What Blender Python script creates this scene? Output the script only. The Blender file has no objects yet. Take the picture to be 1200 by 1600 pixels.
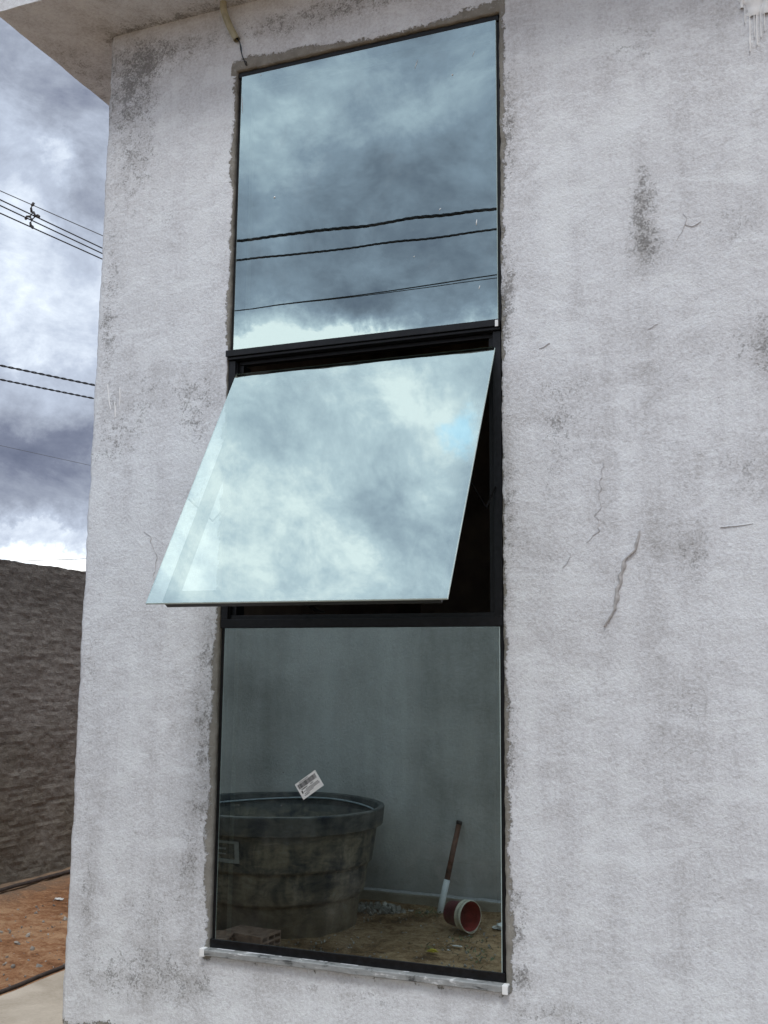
import bpy, bmesh, math, random
from mathutils import Vector, Matrix, noise
random.seed(7)
R = math.radians
scn = bpy.context.scene
COL = scn.collection

# ------------------------------------------------------------------ camera
F, YAW, PITCH, ROLL, CH, CD = 1631.46, 0.37768, 0.149802, 0.009338, 0.97125, 3.3925
cam_d = bpy.data.cameras.new('camera'); cam = bpy.data.objects.new('camera', cam_d); COL.objects.link(cam)
cy, sy, cp, sp = math.cos(YAW), math.sin(YAW), math.cos(PITCH), math.sin(PITCH)
Fv = Vector((-sy*cp, cy*cp, sp)); Rv = Vector((cy, sy, 0)); Uv = Rv.cross(Fv)
R2 = math.cos(ROLL)*Rv + math.sin(ROLL)*Uv; U2 = -math.sin(ROLL)*Rv + math.cos(ROLL)*Uv
m = Matrix((R2, U2, -Fv)).transposed().to_4x4(); m.translation = Vector((0, -CD, CH))
cam.matrix_world = m
cam_d.sensor_fit = 'VERTICAL'; cam_d.sensor_height = 36; cam_d.lens = F/1600*36
cam_d.clip_end = 3000; cam_d.clip_start = 0.05
scn.camera = cam
scn.render.resolution_x = 768; scn.render.resolution_y = 1024

# ------------------------------------------------------------------ light
scn.view_settings.view_transform = 'Standard'; scn.view_settings.look = 'None'
scn.view_settings.gamma = 1; scn.view_settings.exposure = 0.50
scn.view_settings.use_curve_mapping = False
SUN_AZ, SUN_EL = 163.0, 57.0      # degrees clockwise from +y
sl = bpy.data.lights.new('sun', 'SUN'); sl.energy = 1.0; sl.angle = R(18); sl.color = (1, .985, .965)
so = bpy.data.objects.new('sun', sl); COL.objects.link(so)
sd = Vector((math.sin(R(SUN_AZ))*math.cos(R(SUN_EL)), math.cos(R(SUN_AZ))*math.cos(R(SUN_EL)), math.sin(R(SUN_EL))))
so.rotation_euler = sd.to_track_quat('Z', 'Y').to_euler()


class NT:
    """small helper to write node trees"""
    def __init__(s, tree): s.t = tree; s.n = tree.nodes; s.l = tree.links
    def put(s, sock, v):
        if isinstance(v, bpy.types.NodeSocket): s.l.new(v, sock)
        elif v is not None:
            if hasattr(sock, 'default_value') and not isinstance(v, (int, float)) and len(v) == 3 and len(sock.default_value) == 4: v = (*v, 1)
            sock.default_value = v
    def new(s, ty, **k):
        n = s.n.new(ty)
        for a, b in k.items(): setattr(n, a, b)
        return n
    def m(s, op, a, b=None, c=None, clamp=False):
        n = s.new('ShaderNodeMath', operation=op, use_clamp=clamp)
        s.put(n.inputs[0], a); s.put(n.inputs[1], b)
        if c is not None: s.put(n.inputs[2], c)
        return n.outputs[0]
    def vm(s, op, a, b=None):
        n = s.new('ShaderNodeVectorMath', operation=op); s.put(n.inputs[0], a); s.put(n.inputs[1], b); return n.outputs[0]
    def mix(s, f, a, b, mode='MIX'):
        n = s.new('ShaderNodeMix', data_type='RGBA', blend_type=mode); s.put(n.inputs[0], f); s.put(n.inputs[6], a); s.put(n.inputs[7], b); return n.outputs[2]
    def noise(s, vec, scale, detail=4, rough=.55, dist=0):
        n = s.new('ShaderNodeTexNoise'); s.put(n.inputs['Vector'], vec)
        n.inputs['Scale'].default_value = scale; n.inputs['Detail'].default_value = detail
        n.inputs['Roughness'].default_value = rough; n.inputs['Distortion'].default_value = dist
        return n.outputs['Fac'], n.outputs['Color']
    def ramp(s, f, pts, interp='LINEAR'):
        n = s.new('ShaderNodeValToRGB'); n.color_ramp.interpolation = interp; s.put(n.inputs[0], f); e = n.color_ramp.elements
        while len(e) < len(pts): e.new(.5)
        for x, (p, c) in zip(e, pts):
            x.position = p; x.color = (*c, 1) if not isinstance(c, (int, float)) else (c, c, c, 1)
        return n.outputs[0]
    def ss(s, v, a, b):
        n = s.new('ShaderNodeMapRange', interpolation_type='SMOOTHSTEP'); s.put(n.inputs[0], v); s.put(n.inputs[1], a); s.put(n.inputs[2], b); return n.outputs[0]
    def scale(s, vec, sc):
        n = s.new('ShaderNodeMapping'); s.put(n.inputs[0], vec); n.inputs[3].default_value = sc; return n.outputs[0]
    def attr(s, name):
        n = s.new('ShaderNodeAttribute', attribute_name=name); return n.outputs['Fac']
    def bump(s, h, strength=1, dist=.01, nrm=None):
        n = s.new('ShaderNodeBump'); n.inputs['Strength'].default_value = strength; n.inputs['Distance'].default_value = dist
        s.put(n.inputs['Height'], h)
        if nrm is not None: s.put(n.inputs['Normal'], nrm)
        return n.outputs[0]


# ------------------------------------------------------------------ sky: broken heavy cloud
w = bpy.data.worlds.new('World'); scn.world = w; w.use_nodes = True
W = NT(w.node_tree); W.n.clear()
# (azimuth, elevation, spread az, spread el, brightness) of cloud banks, degrees
BANKS = [(318.5,30.2,7,2.6,-0.26),(319.9,26.4,.7,.8,0.16),(322.3,24.9,1.8,1.5,-0.20),(318.3,23.2,2.0,1.2,0.10),(319.2,20.0,5.0,3.2,0.07),
 (320.1,14.7,5.0,0.9,-0.10),(320.0,11.4,7.4,1.8,-0.42),(319.8,8.8,7.3,1.0,-0.22),(319.3,7.4,3.2,0.3,0.10),(320.6,5.7,7.3,0.55,0.40),
 (208.2,29.5,3.4,1.4,0.14),(199.,31.0,8,2.2,0.08),(206.3,28.3,0.7,1.2,0.06),(197.3,29.0,1.5,1.9,0.08),(203.3,26.6,9.7,1.9,-0.08),
 (201.8,21.0,10.9,1.7,-0.16),(203.3,24.0,11.0,1.6,-0.07),(207.9,19.0,2.2,0.8,0.22),(210.0,17.2,7.2,0.8,0.40),(200.3,17.6,9.3,0.9,0.50),
 (203.2,20.0,2.2,0.8,-0.15),(236,62,16,9,.07),(237.2,66.1,4.2,1.2,0.12),(230.3,69.9,3.1,1.3,-0.08),(241.6,59.7,3.5,1.4,-0.06),(225.9,64.9,4.0,1.7,0.10),
 (229.8,61.0,3.3,1.6,-0.16),(228.0,58.5,3.1,1.1,0.10),(223.8,60.3,2.3,1.7,-0.10),(235.3,54.6,3.4,0.9,0.03)]
tc = W.new('ShaderNodeTexCoord').outputs['Generated']
nz1, nc1 = W.noise(tc, 9, 8, .66)
off = W.vm('SCALE', W.vm('SUBTRACT', nc1, (.5, .5, .5))); off.node.inputs['Scale'].default_value = .12
d2 = W.vm('NORMALIZE', W.vm('ADD', tc, off))
sx = W.new('ShaderNodeSeparateXYZ'); W.put(sx.inputs[0], d2)
el = W.m('MULTIPLY', W.m('ARCSINE', sx.outputs[2]), 57.29578)
az = W.m('FLOORED_MODULO', W.m('MULTIPLY', W.m('ARCTAN2', sx.outputs[0], sx.outputs[1]), 57.29578), 360.)
flat = W.scale(tc, (1, 1, 1.5))
nb, _ = W.noise(flat, 3.2, 8, .6, .5)
ns, _ = W.noise(flat, 10, 9, .68, .25)
V = W.m('MULTIPLY_ADD', W.m('SUBTRACT', nb, .5), W.m('SUBTRACT', .95, W.m('MULTIPLY', W.ss(el, 35., 55.), .30)), .60)
V = W.m('MULTIPLY_ADD', W.m('SUBTRACT', ns, .5), .75, V)
V = W.m('MULTIPLY_ADD', W.ss(el, 32., 55.), .20, V)
for a, e, sa, se, amp in BANKS:
    u = W.m('DIVIDE', W.m('SUBTRACT', az, a), sa*1.15); v = W.m('DIVIDE', W.m('SUBTRACT', el, e), se*1.15)
    g = W.m('EXPONENT', W.m('MULTIPLY', W.m('ADD', W.m('MULTIPLY', u, u), W.m('MULTIPLY', v, v)), -1.))
    V = W.m('MULTIPLY_ADD', g, amp, V)
cloud = W.ramp(V, [(0, (.75, .9, 1.4)), (.25, (1.4, 1.6, 2.2)), (.42, (2.4, 2.7, 3.35)), (.60, (3.7, 4.2, 5.1)), (.76, (5.8, 6.4, 7.2)), (.88, (8.0, 8.6, 9.2)), (1, (12, 12, 11.8))])
sky = W.new('ShaderNodeTexSky', sky_type='NISHITA', sun_disc=False)
sky.sun_elevation = R(SUN_EL); sky.sun_rotation = R(SUN_AZ)
u = W.m('DIVIDE', W.m('SUBTRACT', az, 227.6), 3.4); v = W.m('DIVIDE', W.m('SUBTRACT', el, 67.2), 1.25)
gap = W.m('EXPONENT', W.m('MULTIPLY', W.m('ADD', W.m('MULTIPLY', u, u), W.m('MULTIPLY', v, v)), -1.))
gap = W.m('MULTIPLY', W.ss(gap, .2, .95), .5)
bg = W.new('ShaderNodeBackground'); bg.inputs[1].default_value = .108
blue = W.vm('MULTIPLY', sky.outputs[0], (3.0, 4.3, 3.7))
W.put(bg.inputs[0], W.mix(gap, cloud, blue))
W.l.new(bg.outputs[0], W.new('ShaderNodeOutputWorld').inputs[0])


# ------------------------------------------------------------------ materials
def material(name):
    mt = bpy.data.materials.new(name); mt.use_nodes = True
    N = NT(mt.node_tree); N.n.clear()
    out = N.new('ShaderNodeOutputMaterial')
    return mt, N, out


def principled(N, out, color, rough=.8, nrm=None, metal=0, spec=None):
    b = N.new('ShaderNodeBsdfPrincipled')
    N.put(b.inputs['Base Color'], color); N.put(b.inputs['Roughness'], rough); N.put(b.inputs['Metallic'], metal)
    if spec is not None: N.put(b.inputs['Specular IOR Level'], spec)
    if nrm is not None: N.put(b.inputs['Normal'], nrm)
    N.l.new(b.outputs[0], out.inputs[0]); return b


def plain(name, color, rough=.6, var=.12, scale=30, metal=0, bump=.0, spec=None, tint=None):
    mt, N, out = material(name)
    o = N.new('ShaderNodeTexCoord').outputs['Object']
    f, _ = N.noise(o, scale, 5, .6)
    a = [max(0, c*(1-var*2)) for c in color]; b = [min(1, c*(1+var*2)) for c in (tint or color)]
    c = N.ramp(f, [(.3, tuple(a)), (.7, tuple(b))])
    nrm = N.bump(f, 1, bump) if bump else None
    principled(N, out, c, rough, nrm, metal, spec); return mt


def plaster():
    mt, N, out = material('limewashed_plaster')
    o = N.new('ShaderNodeTexCoord').outputs['Object']
    mort, st = N.attr('mortar'), N.attr('stain_shade')
    big, _ = N.noise(o, 1.1, 4, .5, .4)
    mid, _ = N.noise(o, 4.5, 6, .62, .6)
    blot, _ = N.noise(o, 14, 6, .6, .4)
    fine, _ = N.noise(o, 85, 7, .68)
    grain, _ = N.noise(o, 330, 4, .7)
    strk, _ = N.noise(N.scale(o, (6.5, 6.5, .38)), 1.0, 6, .6, .15)
    trow, _ = N.noise(o, 38, 6, .7, 1.6)
    # limewash thickness: pinkish grey where thin, white where thick
    thin = N.m('MULTIPLY_ADD', N.m('SUBTRACT', mid, .5), .55, N.m('MULTIPLY_ADD', N.m('SUBTRACT', big, .5), .5, .25))
    thin = N.m('MULTIPLY_ADD', N.m('SUBTRACT', strk, .5), .95, thin)
    brush, _ = N.noise(N.scale(o, (2.4, 2.4, 5.5)), 1.3, 7, .7, 1.4)
    thin = N.m('SUBTRACT', thin, N.m('MULTIPLY', N.ss(brush, .50, .58), .16))
    thin = N.m('MULTIPLY_ADD', N.m('SUBTRACT', fine, .5), 1.35, thin)
    thin = N.m('MULTIPLY_ADD', N.m('SUBTRACT', blot, .5), .32, thin)
    thin = N.m('MULTIPLY_ADD', N.m('SUBTRACT', grain, .5), .8, thin)
    thin = N.m('MULTIPLY_ADD', st, .30, thin)
    c = N.ramp(thin, [(.0, (.83, .86, .885)), (.28, (.735, .75, .78)), (.55, (.59, .595, .61)), (.9, (.37, .365, .36))])
    # dark fungus specks gather where stain is high
    fine2, _ = N.noise(o, 150, 6, .72, .5)
    patch, _ = N.noise(o, 24, 5, .7, .8)
    sp = N.m('ADD', N.m('MULTIPLY', fine2, .85), N.m('MULTIPLY', patch, .75))
    sp = N.m('MULTIPLY_ADD', st, .20, sp)
    spk = N.m('MULTIPLY', N.ss(sp, .93, 1.05), N.ss(st, -.1, .7))
    c = N.mix(N.m('MULTIPLY', spk, .62), c, (.11, .105, .095))
    dots = N.m('MULTIPLY', N.ss(N.m('MULTIPLY_ADD', N.m('SUBTRACT', mid, .5), .25, fine2), .70, .78), .4)
    c = N.mix(dots, c, (.16, .15, .14))
    pit, _ = N.noise(o, 34, 3, .9, .2)
    c = N.mix(N.m('MULTIPLY', N.ss(pit, .735, .765), .6), c, (.14, .13, .12))
    # bare mortar next to the opening
    e = N.m('MULTIPLY_ADD', N.m('SUBTRACT', fine, .5), .055, N.m('MULTIPLY_ADD', N.m('SUBTRACT', mid, .5), .09, mort))
    e = N.m('MULTIPLY_ADD', N.m('SUBTRACT', blot, .5), .05, e)
    mm = N.ss(e, .004, -.004)
    mc = N.ramp(blot, [(.3, (.22, .21, .185)), (.7, (.36, .345, .31))])
    mc = N.mix(N.m('MULTIPLY', N.ss(fine, .55, .68), .45), mc, (.55, .55, .54))
    c = N.mix(mm, c, mc)
    h = N.m('ADD', N.m('MULTIPLY', fine, .55), N.m('MULTIPLY', grain, .16))
    h = N.m('ADD', h, N.m('MULTIPLY', trow, .32))
    h = N.m('ADD', h, N.m('MULTIPLY', blot, .25))
    h = N.m('SUBTRACT', N.m('MULTIPLY_ADD', fine2, .3, h), N.m('MULTIPLY', mm, .35))
    principled(N, out, c, .9, N.bump(h, 1, .0062), spec=.2)
    return mt


def yard_plaster():
    mt, N, out = material('grey_cement_render')
    o = N.new('ShaderNodeTexCoord').outputs['Object']
    big, _ = N.noise(o, 1.6, 6, .6, .4); fine, _ = N.noise(o, 60, 5, .6)
    strk, _ = N.noise(N.scale(o, (3.5, 3.5, .5)), 1, 6, .6)
    v = N.m('ADD', N.m('MULTIPLY', big, .45), N.m('ADD', N.m('MULTIPLY', strk, .45), N.m('MULTIPLY', fine, .15)))
    c = N.ramp(v, [(.38, (.40, .39, .365)), (.50, (.56, .55, .52)), (.62, (.70, .69, .66))])
    sx = N.new('ShaderNodeSeparateXYZ'); N.put(sx.inputs[0], o)
    low = N.ss(N.m('MULTIPLY_ADD', big, .5, sx.outputs[2]), .15, -.1)
    c = N.mix(N.m('MULTIPLY', low, .35), c, (.16, .12, .085))
    principled(N, out, c, .92, N.bump(fine, 1, .004), spec=.2); return mt


def rough_block():
    mt, N, out = material('rough_cement_spatter')
    o = N.new('ShaderNodeTexCoord').outputs['Object']
    big, _ = N.noise(o, 1.7, 6, .6, .5)
    mid, _ = N.noise(N.scale(o, (1, 9, 40)), 1.0, 8, .78, .9)
    fine, _ = N.noise(o, 60, 9, .82)
    blot, _ = N.noise(o, 11, 8, .72, .8)
    v = N.m('ADD', N.m('MULTIPLY', big, .25), N.m('ADD', N.m('MULTIPLY', mid, .35), N.m('ADD', N.m('MULTIPLY', fine, .3), N.m('MULTIPLY', blot, .2))))
    c = N.ramp(v, [(.41, (.07, .06, .052)), (.49, (.27, .24, .21)), (.56, (.38, .34, .305)), (.66, (.56, .52, .48))])
    sx = N.new('ShaderNodeSeparateXYZ'); N.put(sx.inputs[0], o)
    top = N.ss(N.m('MULTIPLY_ADD', N.m('SUBTRACT', big, .5), .9, sx.outputs[2]), 1.1, 1.55)
    c = N.mix(N.m('MULTIPLY', top, .35), c, (.08, .074, .066))
    low = N.ss(N.m('MULTIPLY_ADD', N.m('SUBTRACT', big, .5), 1.2, sx.outputs[2]), .75, -.2)
    c = N.mix(N.m('MULTIPLY', low, .42), c, (.22, .185, .115))
    h = N.m('ADD', N.m('MULTIPLY', mid, 1.0), N.m('ADD', N.m('MULTIPLY', fine, 1.0), N.m('MULTIPLY', blot, .8)))
    principled(N, out, c, .95, N.bump(h, 1, .026), spec=.15); return mt


def dirt():
    mt, N, out = material('red_dirt')
    o = N.new('ShaderNodeTexCoord').outputs['Object']
    big, _ = N.noise(o, .8, 6, .6, .4); mid, _ = N.noise(o, 8, 9, .74, .6); fine, _ = N.noise(o, 55, 8, .8)
    v = N.m('ADD', N.m('MULTIPLY', big, .25), N.m('ADD', N.m('MULTIPLY', mid, .45), N.m('MULTIPLY', fine, .35)))
    c = N.ramp(v, [(.41, (.14, .065, .033)), (.51, (.37, .18, .09)), (.60, (.58, .36, .21))])
    # paler, browner trodden soil in the yard strip in front of the house
    sx = N.new('ShaderNodeSeparateXYZ'); N.put(sx.inputs[0], o)
    c2 = N.ramp(v, [(.43, (.075, .045, .026)), (.50, (.26, .155, .08)), (.58, (.50, .34, .20))])
    yard = N.ss(N.m('MULTIPLY_ADD', N.m('SUBTRACT', mid, .5), 1.2, sx.outputs[1]), -.3, -1.0)
    c = N.mix(yard, c, c2)
    # cement dust along the boundary wall's foot
    dust = N.ss(N.m('MULTIPLY_ADD', N.m('SUBTRACT', mid, .5), .9, sx.outputs[0]), -4.35, -4.75)
    c = N.mix(N.m('MULTIPLY', dust, .6), c, (.27, .235, .18))
    peb = N.ss(N.noise(o, 34, 3, .7)[0], .66, .72)
    c = N.mix(N.m('MULTIPLY', peb, .6), c, (.5, .45, .38))
    h = N.m('ADD', N.m('MULTIPLY', mid, 1.0), N.m('MULTIPLY', fine, .35))
    principled(N, out, c, .95, N.bump(h, 1, .03), spec=.15); return mt


def concrete(name, a, b, s=5):
    mt, N, out = material(name)
    o = N.new('ShaderNodeTexCoord').outputs['Object']
    mid, _ = N.noise(o, s, 7, .65, .4); fine, _ = N.noise(o, 90, 5, .7)
    v = N.m('ADD', N.m('MULTIPLY', mid, .7), N.m('MULTIPLY', fine, .3))
    principled(N, out, N.ramp(v, [(.35, a), (.65, b)]), .9, N.bump(v, 1, .006), spec=.2); return mt


def sill_mat():
    mt, N, out = material('paint_smeared_stone')
    o = N.new('ShaderNodeTexCoord').outputs['Object']
    f, _ = N.noise(N.scale(o, (1, 1, 3)), 16, 6, .65, .6); g, _ = N.noise(o, 90, 4, .6)
    v = N.m('ADD', N.m('MULTIPLY', f, .8), N.m('MULTIPLY', g, .2))
    c = N.ramp(v, [(.36, (.07, .075, .078)), (.43, (.24, .25, .25)), (.58, (.33, .34, .34)), (.64, (.62, .63, .63))])
    principled(N, out, c, .6, N.bump(v, 1, .003)); return mt


def glass(name='reflective_glass'):
    mt, N, out = material(name)
    o = N.new('ShaderNodeTexCoord').outputs['Object']
    wv, _ = N.noise(o, 1.3, 2, .5)
    gl = N.new('ShaderNodeBsdfGlossy'); gl.inputs['Roughness'].default_value = .004
    gl.inputs['Color'].default_value = (.79, .98, 1.0, 1)
    N.put(gl.inputs['Normal'], N.bump(wv, .25, .004))
    tr = N.new('ShaderNodeBsdfTransparent'); tr.inputs['Color'].default_value = (.60, .66, .62, 1)
    mx = N.new('ShaderNodeMixShader'); mx.inputs[0].default_value = .46
    N.l.new(tr.outputs[0], mx.inputs[1]); N.l.new(gl.outputs[0], mx.inputs[2])
    # thin film of builder's dust and dried drips
    du = N.new('ShaderNodeBsdfDiffuse'); du.inputs['Color'].default_value = (.6, .6, .58, 1)
    n1, _ = N.noise(o, 5, 6, .65, .8); n2, _ = N.noise(N.scale(o, (30, 30, 4)), 1.4, 4, .6); n3, _ = N.noise(o, 130, 2, .5)
    f = N.m('ADD', N.m('MULTIPLY', N.ss(n1, .5, .8), .05), N.m('MULTIPLY', N.ss(n3, .77, .8), .4))
    f = N.m('ADD', f, N.m('MULTIPLY', N.ss(n2, .62, .85), .015))
    m2 = N.new('ShaderNodeMixShader'); N.put(m2.inputs[0], f)
    N.l.new(mx.outputs[0], m2.inputs[1]); N.l.new(du.outputs[0], m2.inputs[2])
    N.l.new(m2.outputs[0], out.inputs[0]); return mt


def clear_back():
    mt, N, out = material('glass_inner_face')
    tr = N.new('ShaderNodeBsdfTransparent'); tr.inputs['Color'].default_value = (.95, .97, .96, 1)
    gl = N.new('ShaderNodeBsdfGlossy'); gl.inputs['Roughness'].default_value = .01
    mx = N.new('ShaderNodeMixShader'); mx.inputs[0].default_value = .03
    N.l.new(tr.outputs[0], mx.inputs[1]); N.l.new(gl.outputs[0], mx.inputs[2]); N.l.new(mx.outputs[0], out.inputs[0]); return mt


M = dict(
    plaster=plaster(), render=yard_plaster(), block=rough_block(), dirt=dirt(),
    slab=concrete('pale_concrete', (.38, .32, .25), (.58, .51, .42)),
    footing=concrete('footing_concrete', (.24, .2, .15), (.42, .38, .31)),
    crack=plain('bare_cement_scar', (.45, .44, .435), .9, .15, 60),
    paint=plain('thick_white_paint', (.88, .89, .89), .45, .04, 30),
    alu=plain('black_aluminium', (.006, .0065, .008), .38, .3, 60, 0, 0, .35),
    rubber=plain('black_gasket', (.005, .005, .005), .9, .2, 60, 0, 0, .05),
    sill=sill_mat(), glass=glass(), back=clear_back(),
    edge=plain('polished_glass_edge', (.55, .68, .66), .25, .05, 20),
    room=plain('raw_brown_interior', (.17, .125, .10), .9, .2, 3),
    conduit=plain('yellowed_plastic_conduit', (.40, .37, .25), .5, .12, 40),
    wire_b=plain('blue_grey_wire', (.06, .10, .14), .5), wire_k=plain('black_wire', (.012, .012, .014), .5),
    cable=plain('black_cable_sheath', (.012, .013, .016), .6), bare=plain('grey_steel_wire', (.10, .11, .12), .5),
    spacer=plain('weathered_grey_polymer', (.05, .045, .045), .6),
    tank=None, sticker=plain('white_label_paper', (.80, .80, .79), .6, .02), ink=plain('black_ink', (.03, .03, .032), .6),
    redp=plain('dark_red_plastic', (.13, .022, .03), .45, .2, 20), redi=plain('red_plastic_inside', (.30, .045, .04), .5, .2, 14),
    cream=plain('cream_plastic', (.62, .58, .46), .5, .1, 30), wood=plain('brown_wood_stick', (.16, .065, .035), .6, .25, 40),
    white=plain('white_painted_wood', (.80, .82, .82), .5, .05, 30), brick=plain('fired_clay_brick', (.30, .19, .135), .9, .2, 25, 0, .004),
    rubble=plain('broken_mortar', (.30, .28, .25), .9, .3, 12, 0, .01), twig=plain('dry_stalks', (.12, .10, .06), .9, .3, 20),
    leaf=plain('weed_green', (.07, .10, .035), .7, .3, 30), scrapm=plain('white_scrap', (.75, .75, .73), .6, .05),
    yellow=plain('yellow_petal', (.6, .48, .04), .6, .1), hose=plain('dark_steel_rod', (.05, .035, .028), .7, .3, 30),
)


def tank_mat():
    mt, N, out = material('grimy_blue_fibre')
    o = N.new('ShaderNodeTexCoord').outputs['Object']
    n1, _ = N.noise(o, 5, 9, .76, .6); n2, _ = N.noise(N.scale(o, (11, 11, 32)), 1, 8, .72, .8); n3, _ = N.noise(N.scale(o, (14, 14, 1.2)), 1, 5, .6)
    sx = N.new('ShaderNodeSeparateXYZ'); N.put(sx.inputs[0], o)
    v = N.m('ADD', N.m('MULTIPLY', n1, .5), N.m('ADD', N.m('MULTIPLY', n2, .3), N.m('MULTIPLY', n3, .25)))
    g = N.ramp(v, [(.42, (.02, .027, .036)), (.49, (.12, .11, .09)), (.56, (.27, .23, .165)), (.68, (.42, .40, .36))])
    blue = N.ss(N.m('MULTIPLY_ADD', N.m('SUBTRACT', n1, .5), .5, sx.outputs[2]), .52, .60)
    c = N.mix(N.m('MULTIPLY', blue, .75), g, N.ramp(v, [(.42, (.012, .018, .03)), (.62, (.085, .095, .10))]))
    low = N.ss(sx.outputs[2], .36, .1)
    c = N.mix(N.m('MULTIPLY', low, .45), c, (.20, .14, .085))
    principled(N, out, c, .75, N.bump(v, 1, .006)); return mt


M['tank'] = tank_mat()


# ------------------------------------------------------------------ mesh helpers
def link(name, bm, mats, parent=None, smooth=False, **props):
    me = bpy.data.meshes.new(name); bmesh.ops.recalc_face_normals(bm, faces=bm.faces) if props.pop('recalc', True) else None
    bm.to_mesh(me); bm.free()
    for mt in (mats if isinstance(mats, (list, tuple)) else [mats]): me.materials.append(mt)
    if smooth: me.polygons.foreach_set('use_smooth', [True]*len(me.polygons))
    ob = bpy.data.objects.new(name, me); COL.objects.link(ob)
    if parent: ob.parent = parent
    for k, v in props.items(): ob[k] = v
    return ob


def root(name, loc=(0, 0, 0), **props):
    o = bpy.data.objects.new(name, None); o.location = loc; o.empty_display_size = .1; COL.objects.link(o)
    for k, v in props.items(): o[k] = v
    return o


def box(bm, lo, hi, mi=0, bev=0):
    c = [(a+b)/2 for a, b in zip(lo, hi)]; s = [abs(b-a) for a, b in zip(lo, hi)]
    r = bmesh.ops.create_cube(bm, size=1, matrix=Matrix.Translation(c) @ Matrix.Diagonal((*s, 1)))
    fs = set(f for v in r['verts'] for f in v.link_faces)
    for f in fs: f.material_index = mi
    if bev:
        es = list(set(e for v in r['verts'] for e in v.link_edges))
        bb = bmesh.ops.bevel(bm, geom=es, offset=bev, segments=2, affect='EDGES', profile=.5)
        for f in bb['faces']: f.material_index = mi


def tube(bm, pts, r, n=8, mi=0, cap=True):
    pts = [Vector(q) for q in pts]; rings = []
    up = Vector((0, 0, 1))
    for i, q in enumerate(pts):
        t = (pts[min(i+1, len(pts)-1)] - pts[max(i-1, 0)]).normalized()
        a = t.cross(up if abs(t.z) < .95 else Vector((1, 0, 0))).normalized(); b = t.cross(a)
        rr = r[i] if isinstance(r, (list, tuple)) else r
        rings.append([bm.verts.new(q + (a*math.cos(k*2*math.pi/n) + b*math.sin(k*2*math.pi/n))*rr) for k in range(n)])
    for A, B in zip(rings, rings[1:]):
        for k in range(n):
            f = bm.faces.new((A[k], A[(k+1) % n], B[(k+1) % n], B[k])); f.material_index = mi; f.smooth = True
    if cap:
        for A in (rings[0], rings[-1]):
            f = bm.faces.new(A); f.material_index = mi


def lathe(bm, prof, n=64, mi=0, wob=0):
    rings = []
    for r, z in prof:
        ring = []
        for k in range(n):
            a = k*2*math.pi/n
            q = 1 + (wob*noise.noise(Vector((math.cos(a)*1.3, math.sin(a)*1.3, z*2))) if wob else 0)
            ring.append(bm.verts.new((r*q*math.cos(a), r*q*math.sin(a), z)))
        rings.append(ring)
    for A, B in zip(rings, rings[1:]):
        for k in range(n):
            f = bm.faces.new((A[k], A[(k+1) % n], B[(k+1) % n], B[k])); f.material_index = mi; f.smooth = True
    return rings


def fbm(v, o=4):
    return noise.fractal(v, 1.0, 2.1, o)


def lines(a, b, step):
    n = max(1, round(abs(b-a)/step)); return [a + (b-a)*i/n for i in range(n)]


# ------------------------------------------------------------------ setting: ground and pavement
ZG = -.45
def ground():
    xs = [-400, -120, -40, -15, -8] + lines(-6, 1, .035) + [1, 3, 8, 20, 60, 400]
    ys = [-400, -120, -40, -12, -5] + lines(-3.2, 0, .035) + lines(0, 5, .045) + [5, 8, 14, 30, 80, 400]
    bm = bmesh.new(); g = []
    for x in xs:
        col = []
        for y in ys:
            z = ZG
            if -6 <= x <= 1 and -3.2 <= y <= 5:
                z += .012*fbm(Vector((x*2.2, y*2.2, 0))) + .008*fbm(Vector((x*9, y*9, 3)))
                if x < -4.3: z += .05*min(1, max(0, (-4.3-x)/.4))
                if y < -2.45: z += .03*min(1, (-2.45-y)/.3)
            col.append(bm.verts.new((x, y, z)))
        g.append(col)
    for i in range(len(xs)-1):
        for j in range(len(ys)-1):
            bm.faces.new((g[i][j], g[i+1][j], g[i+1][j+1], g[i][j+1]))
    link('ground', bm, M['dirt'], smooth=True, kind='structure')
ground()

def pavement():
    bm = bmesh.new()
    # strip round the corner of the house, L-shaped, one slab with a worn edge
    pts = []
    for a, b in (((-3.06, 6), (-3.04, -.62)), ((-3.04, -.62), (6, -.60)), ((6, -.60), (6, 0.0)), ((6, 0.0), (-2.60, 0.0)), ((-2.60, 0.0), (-2.60, 6))):
        L = math.dist(a, b); n = int(L/.05)
        for i in range(n):
            t = i/n; pts.append((a[0]+(b[0]-a[0])*t, a[1]+(b[1]-a[1])*t))
    top = []; bot = []
    for i, (x, y) in enumerate(pts):
        j = .008*fbm(Vector((x*6, y*6, 1)))
        top.append(bm.verts.new((x+j, y+j, -.335))); bot.append(bm.verts.new((x+j*1.5, y+j*1.5, -.50)))
    bm.faces.new(top)
    for i in range(len(pts)):
        k = (i+1) % len(pts); bm.faces.new((top[i], top[k], bot[k], bot[i]))
    bmesh.ops.triangulate(bm, faces=[f for f in bm.faces if len(f.verts) > 4])
    link('pavement', bm, M['slab'], kind='structure')
pavement()

# ------------------------------------------------------------------ house
XC, ZS = -2.605, 3.629            # left corner of the front wall, underside of the eave slab
XL, XR, ZB, ZT = -1.994, -.913, -.006, 3.338
YF = -.012                        # face of the front wall
house = root('house', (-.5, 3, ZG), label='plastered house with stained white limewash and a tall reflective window', category='house')
def hp(ob):
    ob.parent = house; ob.matrix_parent_inverse = Matrix.Translation(Vector(house.location)).inverted(); return ob

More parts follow.
